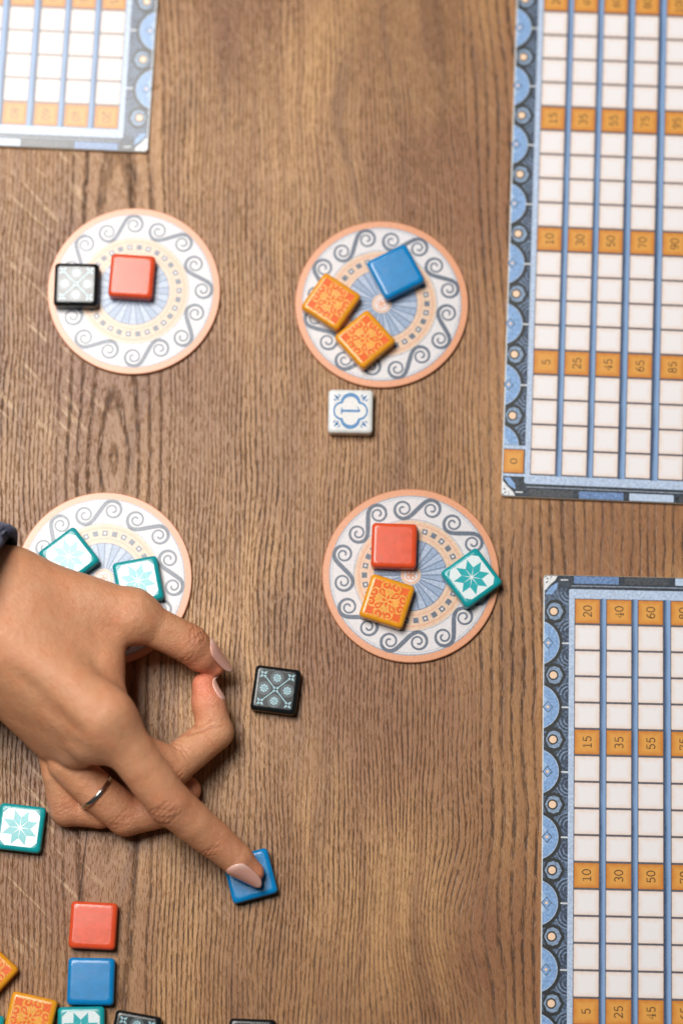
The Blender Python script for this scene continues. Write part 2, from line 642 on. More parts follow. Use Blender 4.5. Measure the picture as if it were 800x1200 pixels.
def build_prints():
    # teal: white field with an eight pointed star of diamonds
    f = Flat(ZT)
    h, ch = 7.95, 2.2
    f.poly([(-h, -h + ch), (-h + ch, -h), (h - ch, -h), (h, -h + ch), (h, h - ch), (h - ch, h), (-h + ch, h), (-h, h - ch)])
    s = Flat(ZT + .03)
    for k in range(8):
        a = k * PI / 4 + PI / 8
        c, q = math.cos(a), math.sin(a)
        L = 8.0
        tr = lambda u, v: (u * c - v * q, u * q + v * c)
        s.poly([tr(0.55, 0), tr(L * .52, -1.7), tr(L, 0), tr(L * .52, 1.7)])
    PRINTS['teal'] = [('print_field', f.mesh('print_field', TP['white'])), ('star', s.mesh('star', TP['teal']))]
    # orange: red scrollwork, fourfold
    s = Flat(ZT)
    for sgn in (1, -1):
        a = [(sgn * p[0], p[1]) for p in spiral(2.35, 5.0, 0.3, 1.6, 0.3, 1.25)]
        rot4(s, (), [(a, taper(len(a), .35, .85))], PI / 4)
        leaf = [(0.0, 8.9), (sgn * .85, 7.7), (sgn * 1.9, 8.0), (sgn * 1.35, 6.9), (sgn * 2.3, 6.6), (sgn * .9, 6.0), (0.0, 4.6)]
        rot4(s, [leaf], (), PI / 4)
        tw = [(sgn * .3, 4.6), (sgn * .8, 3.6), (sgn * .35, 2.6), (0, 1.5)]
        rot4(s, (), [(tw, [.8, .6, .5, .3])], PI / 4)
    rot4(s, [[(0, .3), (.55, 1.2), (0, 2.1), (-.55, 1.2)]])
    rot4(s, [[(0, 6.3), (.55, 7.1), (0, 7.9), (-.55, 7.1)], [(0, 3.9), (.4, 4.6), (0, 5.3), (-.4, 4.6)]])
    s.v = [(a * 1.27, b * 1.27, q) for a, b, q in s.v]
    s.v = [(max(-7.9 * MM, min(7.9 * MM, a)), max(-7.9 * MM, min(7.9 * MM, b)), q) for a, b, q in s.v]
    PRINTS['orange'] = [('scrollwork', s.mesh('scrollwork', TP['red']))]
    # black: grey field, four ringed flowers, crossed stems
    f = Flat(ZT).rect(-7.9, -7.9, 7.9, 7.9, 0.6)
    g = Flat(ZT + .03)
    for k in range(4):
        a = k * PI / 2
        g.disc(5.05 * math.cos(a), 5.05 * math.sin(a), 2.95, 24)
    s = Flat(ZT + .06)
    for k in range(4):
        a = k * PI / 2
        cx, cy = 5.05 * math.cos(a), 5.05 * math.sin(a)
        for j in range(8):
            b = j * PI / 4
            s.disc(cx + 1.35 * math.cos(b), cy + 1.35 * math.sin(b), .48, 8)
        s.arc(cx, cy, .35, .75, n=12)
    def cross(cx, cy, q):
        for k in range(4):
            a = PI / 4 + k * PI / 2
            s.disc(cx + q * math.cos(a), cy + q * math.sin(a), q * .55, 10)
            s.poly([(cx + q * 1.3 * math.cos(a - .45), cy + q * 1.3 * math.sin(a - .45)), (cx + q * 2.2 * math.cos(a), cy + q * 2.2 * math.sin(a)), (cx + q * 1.3 * math.cos(a + .45), cy + q * 1.3 * math.sin(a + .45))])
    cross(0, 0, .95)
    for sx in (1, -1):
        for sy in (1, -1):
            cross(6.0 * sx, 6.0 * sy, .95)
            s.ribbon([(1.4 * sx, 1.4 * sy), (4.6 * sx, 4.6 * sy)], .42)
    PRINTS['black'] = [('print_field', f.mesh('print_field', TP['field'])), ('ring_dots', g.mesh('ring_dots', TP['grey'])), ('flowers', s.mesh('flowers', TP['pale']))]
    # white: blue quatrefoil round a figure one lying on its side
    f = Flat(ZT).rect(-7.8, -7.8, 7.8, 7.8, .8)
    s = Flat(ZT + .03)
    n = 96
    pts, w = [], []
    for k in range(n + 1):
        a = 2 * PI * k / n
        q = (a + PI / 4) % (PI / 2) - PI / 4
        r = 3.5 * math.cos(q) + math.sqrt(3.85 ** 2 - (3.5 * math.sin(q)) ** 2)
        pts.append((r * math.cos(a), r * math.sin(a)))
        w.append(.8 + .95 * abs(math.sin(a)) ** 3)
    s.ribbon(pts, w)
    # the figure one: head to the right, flag up
    s.rect(-3.7, -.55, 4.0, .55)
    s.poly([(4.0, .38), (4.0, -.35), (4.45, .1), (4.3, .5)])
    s.poly([(3.9, .2), (4.3, .2), (3.2, 2.0), (2.8, 1.9)])
    s.rect(-4.2, -1.5, -3.55, 1.3)
    for sx in (1, -1):
        for sy in (1, -1):
            for (u, v, l) in ((6.3, 6.3, 1.6), (7.1, 5.0, 1.0), (5.0, 7.1, 1.0)):
                s.poly([(sx * (u - l * .6), sy * (v - l * .6)), (sx * (u + l * .1), sy * (v - l * .5)), (sx * (u + l * .7), sy * (v + l * .7)), (sx * (u - l * .5), sy * (v + l * .1))])
            q = [(sx * p[0], sy * p[1]) for p in spiral(5.5, 5.3, .2, 1.0, 2.4, 1.0, 16)]
            s.ribbon(q, .35)
    PRINTS['white'] = [('print_field', f.mesh('print_field', TP['cream'])), ('quatrefoil', s.mesh('quatrefoil', TP['blue']))]


build_prints()

TILES = [  # colour, px, py (middle of the top face), degrees, height of what it lies on, label
    ('black', 89.5, 332.7, -1, DISC_T, 'black flower-patterned tile lying beside the red tile on a disc'),
    ('red', 154.4, 322.6, -4, DISC_T, 'plain red tile beside the black tile on a disc'),
    ('orange', 387.8, 352.4, -34, DISC_T, 'orange scrollwork tile touching the disc rim, behind a second orange tile'),
    ('orange', 427.5, 396.7, -49, DISC_T, 'orange scrollwork tile between a second orange tile and the white numbered tile'),
    ('blue', 463.4, 317.6, 27, DISC_T, 'plain blue tile sharing a disc with two orange tiles'),
    ('white', 410.5, 481.5, -1, 0, 'white tile with a blue figure 1 in a quatrefoil, lying on bare wood'),
    ('teal', 80.7, 652, 38, DISC_T, 'teal star tile on the half-hidden disc, partly under the back of the hand'),
    ('teal', 161.8, 680.5, 11, DISC_T, 'teal star tile on the half-hidden disc, beside the thumb knuckle'),
    ('red', 461.6, 638.7, -2, DISC_T, 'plain red tile on a disc with orange and teal tiles'),
    ('orange', 453.3, 704, -18, DISC_T, 'orange scrollwork tile on a disc between a red tile and the rim'),
    ('teal', 552.3, 676.5, 36, DISC_T, 'teal star tile overhanging the rim of a disc, with white star field'),
    ('black', 323, 808, -7.5, 0, 'black flower-patterned tile alone on the wood near the thumb nail'),
    ('teal', 23.7, 970, -6.5, 0, 'teal star tile alone on the wood near the little finger'),
    ('blue', 293, 1026, 15, 0, 'plain blue tile pressed under the index fingertip'),
    ('red', 109, 1084.4, -3, 0, 'plain red tile on bare wood next to a blue tile'),
    ('blue', 106.4, 1150, -1, 0, 'plain blue tile in a column between a red and a teal tile'),
    ('teal', 95, 1207.5, 1, 0, 'teal star tile touching a blue tile in the loose pile'),
    ('orange', 35, 1194, -12.5, 0, 'orange scrollwork tile squeezed beside the teal tile that touches a blue one'),
    ('orange', -16, 1138, -42, 0, 'orange scrollwork tile turned on its corner on bare wood'),
    ('black', 158, 1215, -10, 0, 'black flower-patterned tile next to a teal tile in the loose pile'),
    ('black', 295, 1222, -2, 0, 'black flower-patterned tile alone on wood, away from the pile and the hand'),
    ('teal', -25, 1216, -5, 0, 'teal tile tucked behind two orange tiles in the loose pile'),
]
for col, px, py, deg, z0, lb in TILES:
    c = P(px, py, z0 + TILE_T)
    zz = z0 + (0.13 if z0 else 0.0)
    t = empty('game_tile', (c[0], c[1], zz), math.radians(deg))
    tag(t, lb, 'tile', col + ' game tiles')
    link(bpy.data.objects.new('body', TILE_ME[col]), t)
    for nm, me in PRINTS.get(col, []):
        link(bpy.data.objects.new(nm, me), t)

# ------------------------------------------------------------------ score boards
DIG = {}


def _ell(cx, cy, rx, ry, a0, a1, n=18):
    return [(cx + rx * math.cos(math.radians(a0 + (a1 - a0) * k / n)), cy + ry * math.sin(math.radians(a0 + (a1 - a0) * k / n))) for k in range(n + 1)]


DIG['0'] = [_ell(.3, .5, .27, .45, 0, 360)]
DIG['1'] = [[(.08, .78), (.3, .95), (.3, .04)], [(.06, .04), (.54, .04)]]
DIG['2'] = [_ell(.3, .70, .24, .25, 165, -40) + [(.08, .06)], [(.05, .06), (.5, .06), (.56, .2)]]
DIG['3'] = [_ell(.28, .72, .22, .23, 150, -90, 14), _ell(.28, .27, .25, .23, 90, -150, 14)]
DIG['4'] = [[(.42, .04), (.42, .95), (.04, .3), (.58, .3)], [(.28, .04), (.56, .04)]]
DIG['5'] = [[(.52, .93), (.14, .93), (.1, .52)] + _ell(.29, .32, .25, .28, 130, -150, 16)]
DIG['6'] = [_ell(.3, .3, .24, .26, 0, 360), [(.07, .35), (.12, .65), (.27, .86), (.48, .94)]]
DIG['7'] = [[(.06, .78), (.06, .93), (.54, .93), (.36, .5), (.26, .04)]]
DIG['8'] = [_ell(.3, .72, .2, .22, 0, 360), _ell(.3, .27, .25, .24, 0, 360)]
DIG['9'] = [_ell(.3, .68, .24, .26, 0, 360), [(.53, .63), (.48, .33), (.33, .12), (.12, .05)]]


def number_mesh(txt):
    f = Flat(0.0)
    H = 3.9
    tot = .72 * (len(txt) - 1) * H + .6 * H
    for i, ch in enumerate(txt):
        ox = -tot / 2 + i * .72 * H
        for st in DIG[ch]:
            pts = [(ox + p[0] * H, (p[1] - .5) * H) for p in st]
            f.ribbon([(-q[1], q[0]) for q in pts], .46)      # reads up the board
    return f.mesh('number', M['digit'])


COLS = [14.0, 27.8, 41.6, 55.9, 70.4]
CW, CH, RP, V0 = 10.75, 10.7, 11.5, 10.65
BT = 2.0


def cell_mesh(name, mat):
    return stack_mesh(name, [(rounded_outline(CW / 2, CH / 2, .45, 3), 0.0), (rounded_outline(CW / 2 - .04, CH / 2 - .04, .45, 3), 0.09)], [mat], 0, 0, False)


CELL_W, CELL_O = cell_mesh('score_cell', M['cell_white']), cell_mesh('score_cell', M['cell_orange'])
NUMS = {}


def make_board(corner, ang, shift, label):
    """corner: world mm of the corner by number 20; u runs across the score columns, v runs towards number 1"""
    t = empty('score_board', (corner[0], corner[1], 0), math.radians(ang))
    tag(t, label, 'game board', 'player boards with score tracks')
    W, L = 240.0, 250.6
    cu = [c + shift for c in COLS]
    orn = 11.3 + shift
    out = [(x + W / 2, y - L / 2) for x, y in rounded_outline(W / 2, L / 2, 1.6, 5)]
    o2 = [(W / 2 + (x - W / 2) * (1 - .0016), -L / 2 + (y + L / 2) * (1 - .0016)) for x, y in out]
    me = stack_mesh('card', [(o2, 0.0), (out, .2), (out, BT - .2), (o2, BT)], [M['card_edge'], M['board_dark']], 1, 0, False)
    link(bpy.data.objects.new('card', me), t)
    z = BT

    def rect(f, u0, v0, u1, v1, r=0.0): return f.rect(u0, -v1, u1, -v0, r)
    # pale worn line along the outer edge
    rect(Flat(z + .03), .15, 1.5, .6, L - 1.5).build('edge_line', M['tick'], t)
    # grid ground and frame
    fr = Flat(z + .03)
    uR = cu[-1] + CW + 3.0
    rect(fr, orn, 6.2, uR, L - 6.2, .8)
    fr.build('score_frame', M['frame'], t)
    gl = Flat(z + .06)
    for u in cu:
        rect(gl, u - .3, V0 - .3, u + CW + .45, V0 + 20 * RP - .2)
    gl.build('grid_ground', M['grid_line'], t)
    for i in range(len(cu)):
        g0 = cu[i] + CW + .35
        g1 = (cu[i + 1] if i + 1 < len(cu) else uR) - .3
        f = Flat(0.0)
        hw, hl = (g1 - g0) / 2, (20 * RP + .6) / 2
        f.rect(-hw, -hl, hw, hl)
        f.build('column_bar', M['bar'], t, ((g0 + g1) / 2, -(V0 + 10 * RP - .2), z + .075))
    for i, u in enumerate(cu):
        for r in range(20):
            num = (i + 1) * 20 - r
            org = num % 5 == 0
            ob = bpy.data.objects.new('score_cell', CELL_O if org else CELL_W)
            ob.location = ((u + CW / 2) * MM, -(V0 + r * RP + CH / 2) * MM, (z + .06) * MM)
            link(ob, t)
            if org:
                s = str(num)
                if s not in NUMS:
                    NUMS[s] = number_mesh(s)
                nb = bpy.data.objects.new('number', NUMS[s])
                nb.location = (0, 0, .125 * MM)
                link(nb, ob)
    # the zero square by the last row
    v0 = V0 + 19 * RP
    zc = bpy.data.objects.new('score_cell', CELL_O)
    zc.scale = ((orn - 1.2) / CW, 1, 1)
    zc.location = ((orn / 2 + .1) * MM, -(v0 + CH / 2) * MM, (z + .06) * MM)
    link(zc, t)
    NUMS.setdefault('0', number_mesh('0'))
    nb = bpy.data.objects.new('number', NUMS['0']); nb.location = (0, 0, .125 * MM); link(nb, zc)
    zf = Flat(z + .04)
    rect(zf, .3, v0 - 1.9, orn + .3, v0 - .3); rect(zf, .3, v0 + CH + .3, orn + .3, v0 + CH + 1.5)
    zf.build('zero_frame', M['frame'], t)
    # ornament strip
    rect(Flat(z + .04), .7, 6.0, orn - .1, v0 - 2.1).build('ornament_strip', M['lobe'], t)
    def clip(pts, lo=.6):
        return [(max(lo, p[0]), p[1]) for p in pts]
    for k in range(8):
        vc = 30.3 + k * 28.2
        if vc - 10 > v0 - 2: break
        vmax = v0 - 2.1
        half = lambda r, dx=-2.6: [(max(.6, dx + r * math.cos(math.radians(a))), -min(vmax, vc - r * math.sin(math.radians(a)))) for a in range(-90, 91, 6)]
        m = empty_child('medallion', t)
        Flat(z + .10).poly(half(11.3)).build('medallion_outline', M['black_ink'], m)
        Flat(z + .13).poly(half(9.7)).build('medallion_field', M['med'], m)
        pr = half(9.7)
        Flat(z + .16).ribbon(pr[2:-2], .28).build('medallion_line', M['frame'], m)
        Flat(z + .16).poly(half(5.6)).build('medallion_inner', M['med_in'], m)
        if vc + 2 < vmax:
            d = Flat(z + .19); q = 2.7; cx = 2.3 + shift * .4
            d.poly([(cx - q * .85, -vc), (cx, -vc - q), (cx + q * .85, -vc), (cx, -vc + q)])
            d.build('diamond', M['lobe'], m)
            q = 2.15
            Flat(z + .22).poly([(cx - q * .85, -vc), (cx, -vc - q), (cx + q * .85, -vc), (cx, -vc + q)]).build('diamond_field', M['med'], m)
            Flat(z + .25).disc(cx, -vc, .62, 12).build('diamond_dot', M['dot'], m)
        if vc + 2 < vmax:
            rect(Flat(z + .12), 8.3 + shift, vc - .3, orn, vc + .35).build('tick', M['tick'], t)
    for k in range(9):
        vd = 16.3 + k * 28.2
        if vd > v0 - 4: break
        ud = 4.6 + shift * .5
        b = empty_child('boss', t)
        r = 3.9
        hexa = [(max(.7, ud + .5 + r * .95 * math.cos(math.radians(a))), -vd + r * math.sin(math.radians(a))) for a in (0, 55, 90, 125, 180, 235, 270, 305)]
        big = [(max(.65, ud + .5 + (p[0] - ud - .5) * 1.38), -vd + (p[1] + vd) * 1.38) for p in hexa]
        Flat(z + .07).poly(big).build('boss_outline', M['black_ink'], b)
        Flat(z + .08).poly(hexa).build('boss_field', M['lobe_pale'], b)
        Flat(z + .11).disc(ud, -vd, 2.25, 24).build('boss_ring', M['black_ink'], b)
        Flat(z + .14).disc(ud, -vd, 1.6, 20).build('boss_dot', M['dot'], b)
        lf, lp = Flat(z + .065), Flat(z + .09)
        for sg in (1, -1):
            cx, cy = orn + .2, -vd + sg * 8.6
            a0, a1 = (PI, 1.62 * PI) if sg > 0 else (PI, .38 * PI)
            lf.arc(cx, cy, .5, 1.8, PI / 2, 1.5 * PI, 14).arc(cx, cy, 2.5, 3.3, PI / 2, 1.5 * PI, 14).arc(cx, cy, 4.2, 4.9, PI / 2, 1.5 * PI, 14)
            for rr in (1.95, 3.5, 5.0):
                lp.arc(cx, cy, rr, rr + .32, a0, a1, 10)
        for F_ in (lf, lp):
            F_.v = [(min(v[0], (orn - .1) * MM), v[1], v[2]) for v in F_.v]
        lf.build('leaf', M['leaf'], b)
        lp.build('leaf_vein', M['lobe_pale'], b)
    # end strips with blocks, speckled corners
    for v_a, sg in ((0.0, 1), (L, -1)):
        vv = lambda q: v_a + sg * q
        def rr(f, u0, q0, u1, q1, r=0.0):
            a, b = sorted((vv(q0), vv(q1)))
            return rect(f, u0, a, u1, b, r)
        seq = ['block_blue', 'block_dark', 'block_pale', 'block_dark', 'block_blue', 'block_pale', 'block_dark', 'block_blue']
        if sg < 0: seq = ['block_dark', 'block_blue', 'block_pale', 'block_dark', 'block_blue', 'block_dark', 'block_pale', 'block_blue']
        u = 13.4 + shift
        for nm in seq:
            rr(Flat(z + .05), u, .45, u + 19.6, 3.7, .3).build('border_block', M[nm], t)
            u += 22.2
        rr(Flat(z + .05), orn + 1, 4.55, uR, 4.95).build('border_line', M['slate_soft'], t)
        c = Flat(z + .08)
        c.poly([(.5, -vv(.5)), (6.2, -vv(.5)), (5.2, -vv(2.4)), (3.0, -vv(4.4)), (.5, -vv(7.2))])
        cb = c.build('corner', M['marble'], t)
        sp = Flat(.03)
        rnd = random.Random(3)
        for _ in range(13):
            a, b_ = rnd.uniform(.8, 4.8), rnd.uniform(.8, 5.0)
            if a + b_ < 5.6: sp.disc(a, -vv(b_), rnd.uniform(.18, .38), 7)
        sp.build('speckle', M['board_dark'], cb, (0, 0, z + .08))
        ln = Flat(z + .08)
        ln.poly([(1.0, -vv(8.6)), (3.4, -vv(5.2)), (6.4, -vv(3.3)), (6.0, -vv(6.0)), (3.6, -vv(8.8))])
        ln.build('lens', M['med'], t)
        rr(Flat(z + .08), 7.6 + shift, 1.9, 10.8 + shift, 2.5).build('tick', M['tick'], t)
    # plain playing field beyond the score track
    pf = Flat(z + .05)
    rect(pf, uR + 4, 8, W - 6, L - 8, 1.0)
    pf.build('playing_field', M['cell_white'], t)
    return t


def empty_child(name, parent):
    e = bpy.data.objects.new(name, None)
    e.empty_display_size = .005
    return link(e, parent)


c = P(636.3, 673.3, BT)
make_board(c, -1.3, 0.0, 'blue bordered score board with sharp printed numbers and its 20 row at the table centre')
c0 = P(586.5, 581.5, BT)          # its far corner (by the 0 square) is the one in view
a = math.radians(-2.45)
vd = np.array([math.sin(a), -math.cos(a)])
c = np.array([c0[0], c0[1], 0]) - np.array([vd[0], vd[1], 0]) * 250.6
make_board(c, -2.45, -1.2, 'blue bordered score board showing the orange 0 square at its corner')
c = P(173.2, 178.5, BT)
make_board(c, 177.4, 0.3, 'pale glare-washed score board of which only one corner shows')


# ------------------------------------------------------------------ the hand: one implicit surface, millimetres
def skin_material():
    n = NT('skin')
    x, y, z = n.coord()
    v = n.vec(x, y, z)
    at = n.t.nodes.new('ShaderNodeAttribute')
    at.attribute_name = 'tint'
    big = n.noise(v, 0.09, 3.0)
    mid = n.noise(v, 0.7, 4.0, 0.65)
    blot = n.noise(v, 0.22, 3.0, 0.6)
    c = n.mix(big.smooth(0.35, 0.7) * 0.5, at.outputs['Color'], n.mix(1.0, at.outputs['Color'], (1.06, 0.88, 0.82), 'MULTIPLY'))
    c = n.mix(mid.smooth(0.35, 0.75) * 0.30, c, n.mix(1.0, c, (0.80, 0.74, 0.72), 'MULTIPLY'))
    c = n.mix(blot.smooth(0.45, 0.72) * 0.4, c, n.mix(1.0, c, (0.95, 0.78, 0.72), 'MULTIPLY'))
    cell = n.voronoi(v, 1.25, 'DISTANCE_TO_EDGE')
    cell2 = n.voronoi(v, 2.6, 'DISTANCE_TO_EDGE')
    fur = n.noise(n.vec((x + y) * 0.9, (y - x) * 0.22, z * 0.5), 1.0, 3.0, 0.6)
    h = cell.smooth(0.0, 0.45) * 0.45 + cell2.smooth(0.0, 0.45) * 0.2 + mid * 0.5 + n.noise(v, 0.30, 3.0, 0.6) * 1.3 + fur * 0.7
    n.bump(h, 0.00031, 0.9)
    n.set(Base_Color=c, Roughness=(mid * 0.18 + 0.24), Specular_IOR_Level=0.5, Subsurface_Weight=0.10,
          Subsurface_Radius=(1.0, 0.38, 0.2), Subsurface_Scale=0.0035)
    return n.m


M['skin'] = skin_material()


def nail_material():
    n = NT('nail')
    x, y, z = n.coord('Generated', 1.0)
    k = y.smooth(0.70, 0.92)
    c = n.mix(k, srgb(228, 174, 158), srgb(234, 196, 182))
    c = n.mix(y.smooth(0.0, 0.22, 1.0, 0.0) * 0.5, c, srgb(232, 200, 188))
    n.set(Base_Color=c, Roughness=0.2, Specular_IOR_Level=0.5, Coat_Weight=0.25, Subsurface_Weight=0.1, Subsurface_Scale=0.001)
    return n.m


M['nail'] = nail_material()

H = {}
def J(name, px, py, z):
    H[name] = P(px, py, z)
# wrist and palm
J('arm', -250, 640, 62); J('wr', -48, 698, 50); J('wu', -58, 732, 43)
J('i0', 122, 840, 55); J('m0', 112, 862, 45); J('r0', 90, 872, 32); J('p0', 62, 866, 22)
# fingers
J('i1', 199, 941, 36); J('i2', 251, 984, 22.5); J('i3', 296, 1022, 13.0)
J('m1', 200, 900, 23); J('m2', 252, 858, 14); J('m3', 239, 803, 17)
J('r1', 148, 956, 10.5); J('r2', 200, 948, 9); J('r3', 219, 926, 7.5)
J('p1', 79, 947, 8.6); J('p2', 118, 952, 7.5); J('p3', 146, 940, 7.5)
J('t0', 10, 692, 44); J('t1', 155, 722, 36); J('t2', 221, 754, 27); J('t3', 251, 780, 18)

VOX = 0.5
lo = np.array([P(-120, 640, 30)[0], P(200, 1060, 0)[1], -0.5])
hi = np.array([P(330, 900, 0)[0], P(0, 600, 40)[1], 84.0])
NX, NY, NZ = [int(math.ceil(q)) for q in (hi - lo) / VOX]
AX = [(lo[i] + VOX * np.arange((NX, NY, NZ)[i])).astype(np.float32) for i in range(3)]
BIG = np.float32(40.0)


def box_of(pts, pad):
    pts = np.array(pts)
    a = np.floor((pts.min(0) - pad - lo) / VOX).astype(int)
    b = np.ceil((pts.max(0) + pad - lo) / VOX).astype(int)
    a = np.clip(a, 0, [NX - 1, NY - 1, NZ - 1]); b = np.clip(b, 1, [NX, NY, NZ])
    return tuple(slice(int(a[i]), int(b[i])) for i in range(3))


def cone(sl, a, b, ra, rb, flat=None):
    """tapered capsule; flat = (direction, factor) thins it along a direction"""
    X, Y, Z = AX[0][sl[0]][:, None, None], AX[1][sl[1]][None, :, None], AX[2][sl[2]][None, None, :]
    d = b - a
    L2 = float(d @ d) or 1e-6
    t = ((X - a[0]) * d[0] + (Y - a[1]) * d[1] + (Z - a[2]) * d[2]) / np.float32(L2)
    t = np.clip(t, 0, 1).astype(np.float32)
    dx, dy, dz = X - (a[0] + t * d[0]), Y - (a[1] + t * d[1]), Z - (a[2] + t * d[2])
    if flat is not None:
        f, k = flat
        q = dx * f[0] + dy * f[1] + dz * f[2]
        r2 = dx * dx + dy * dy + dz * dz + (k * k - 1) * q * q
    else:
        r2 = dx * dx + dy * dy + dz * dz
    return (np.sqrt(r2) - (ra + (rb - ra) * t)).astype(np.float32)


def smin(a, b, k):
    h = np.clip(0.5 + 0.5 * (b - a) / k, 0, 1)
    return (b * (1 - h) + a * h - k * h * (1 - h)).astype(np.float32)


def lerp(a, b, t): return H[a] * (1 - t) + H[b] * t


def build_field():
    F = np.full((NX, NY, NZ), BIG, np.float32)

    def add(prims, k, pad=14.0, local_k=None):
        pts = [q for p in prims for q in (p[0], p[1])]
        rm = max(max(p[2], p[3]) for p in prims)
        sl = box_of(pts, rm + pad)
        G = None
        for p in prims:
            c_ = cone(sl, p[0], p[1], p[2], p[3], p[4] if len(p) > 4 else None)
            G = c_ if G is None else smin(G, c_, k)
        kk = k
        if local_k is not None:
            ctr, r_in, r_out, k0, k1 = local_k
            X, Y, Z = AX[0][sl[0]][:, None, None], AX[1][sl[1]][None, :, None], AX[2][sl[2]][None, None, :]
            dist = np.sqrt((X - ctr[0]) ** 2 + (Y - ctr[1]) ** 2 + (Z - ctr[2]) ** 2)
            w = np.clip((r_out - dist) / (r_out - r_in), 0, 1)
            kk = (k1 + (k0 - k1) * w * w * (3 - 2 * w)).astype(np.float32)
        F[sl] = smin(F[sl], G, kk)

    h = H
    palm = [
        (h['arm'], h['wr'], 27, 20), (h['arm'], h['wu'], 25, 19),
        (h['wr'], h['i0'], 17, 11.5), (lerp('wr', 'wu', .3), h['m0'], 16, 11.0),
        (lerp('wr', 'wu', .65), h['r0'], 15, 10.5), (h['wu'], h['p0'], 14, 9.5),
        (h['wr'] + [0, 4, -4], h['t0'], 19, 17), (h['t0'], h['t1'], 17, 11.0),
        (P(30, 730, 46), P(112, 778, 41), 17, 11.0),                    # flesh between thumb and index
        (P(60, 790, 30), P(95, 850, 26), 16, 12),                       # heel and hollow of the palm
    ]
    add(palm, 9.0, 16.0)
    # web of skin
    add([(P(130, 750, 36), P(125, 788, 39), 5.5, 5.5), (P(125, 788, 39), P(136, 838, 46), 5.5, 7.5), (P(114, 760, 38), P(114, 815, 44), 9, 9)], 5.0, 8.0)
    # thumb
    add([(h['t1'], lerp('t1', 't2', .5), 10.6, 8.4), (lerp('t1', 't2', .5), h['t2'], 8.4, 8.7), (h['t2'], lerp('t2', 't3', .5), 8.6, 7.5), (lerp('t2', 't3', .5), h['t3'], 7.5, 4.9)],
        0.9, 9.0, (h['t1'], 8, 20, 8.0, 0.9))
    # little, ring, middle, index
    add([(h['p0'] + [0, -1, -5], lerp('p0', 'p1', .5), 7.9, 7.5), (lerp('p0', 'p1', .5), h['p1'], 7.6, 8.0), (h['p1'], h['p2'], 7.7, 6.8), (h['p2'], h['p3'], 6.8, 5.6)], 0.9, 9.0, (h['p0'], 4, 12, 2.0, 0.7))
    add([(P(80, 894, 23), P(112, 926, 18), 8.7, 8.6), (P(112, 926, 18), h['r1'], 8.6, 8.9), (h['r1'], h['r2'], 8.6, 7.4), (h['r2'], h['r3'], 7.4, 6.2)], 0.9, 9.0, (h['r0'], 4, 12, 2.2, 0.7))
    add([(h['m0'], lerp('m0', 'm1', .5), 10.6, 8.8), (lerp('m0', 'm1', .5), h['m1'], 8.8, 8.9), (h['m1'], lerp('m1', 'm2', .5), 8.8, 7.9), (lerp('m1', 'm2', .5), h['m2'], 8.1, 8.1),
         (h['m2'], lerp('m2', 'm3', .6), 7.9, 7.3), (lerp('m2', 'm3', .6), h['m3'], 7.3, 5.3)], 0.9, 9.0, (h['m0'], 8, 20, 6.0, 0.8))
    add([(h['i0'], lerp('i0', 'i1', .55), 11.3, 9.5), (lerp('i0', 'i1', .55), h['i1'], 9.5, 9.5), (h['i1'], lerp('i1', 'i2', .5), 9.5, 8.6), (lerp('i1', 'i2', .5), h['i2'], 8.6, 8.0),
         (h['i2'], lerp('i2', 'i3', .6), 8.0, 7.0), (lerp('i2', 'i3', .6), h['i3'], 7.0, 4.9)], 0.9, 9.0, (h['i0'], 14, 34, 8.0, 0.8))
    return F


def surface_nets(F):
    S = F < 0
    cs = S[:-1, :-1, :-1].astype(np.int8)
    tot = np.zeros(cs.shape, np.int8)
    for a in (0, 1):
        for b in (0, 1):
            for c_ in (0, 1):
                tot += S[a:a + cs.shape[0], b:b + cs.shape[1], c_:c_ + cs.shape[2]]
    mixd = (tot > 0) & (tot < 8)
    idx = np.full(cs.shape, -1, np.int32)
    I, Jx, K = np.nonzero(mixd)
    idx[I, Jx, K] = np.arange(len(I))
    acc = np.zeros((len(I), 3)); cnt = np.zeros(len(I))
    corners = [(a, b, c_) for a in (0, 1) for b in (0, 1) for c_ in (0, 1)]
    val = {q: F[I + q[0], Jx + q[1], K + q[2]].astype(np.float64) for q in corners}
    for q in corners:
        for ax in range(3):
            if q[ax] == 0:
                r = list(q); r[ax] = 1; r = tuple(r)
                a, b = val[q], val[r]
                m = (a < 0) != (b < 0)
                t = np.where(m, a / np.where(m, a - b, 1), 0)
                for k in range(3):
                    acc[:, k] += np.where(m, q[k] + (t if k == ax else 0), 0)
                cnt += m
    verts = (np.stack([I, Jx, K], 1) + acc / cnt[:, None]) * VOX + lo
    faces = []
    for ax in range(3):
        A = [slice(1, -1)] * 3; A[ax] = slice(0, -1)
        B = [slice(1, -1)] * 3; B[ax] = slice(1, None)
        s0, s1 = S[tuple(A)], S[tuple(B)]
        e = np.argwhere(s0 != s1)
        if not len(e): continue
        inside = s0[tuple(e.T)]
        off = np.ones(3, int); off[ax] = 0
        e = e + off
        u, w = (ax + 1) % 3, (ax + 2) % 3
        quad = []
        for du, dw in ((-1, -1), (0, -1), (0, 0), (-1, 0)):
            q = e.copy(); q[:, u] += du; q[:, w] += dw
            quad.append(idx[tuple(q.T)])
        quad = np.stack(quad, 1)
        quad[~inside] = quad[~inside][:, ::-1]
        faces.append(quad)
    faces = np.concatenate(faces)
    return verts, faces


def vertex_normals(v, f):
    n = np.cross(v[f[:, 2]] - v[f[:, 0]], v[f[:, 3]] - v[f[:, 1]])
    out = np.zeros_like(v)
    for k in range(4):
        for c_ in range(3):
            out[:, c_] += np.bincount(f[:, k], n[:, c_], len(v))
    return out / (np.linalg.norm(out, axis=1)[:, None] + 1e-9)


def unit(a): return a / np.linalg.norm(a)


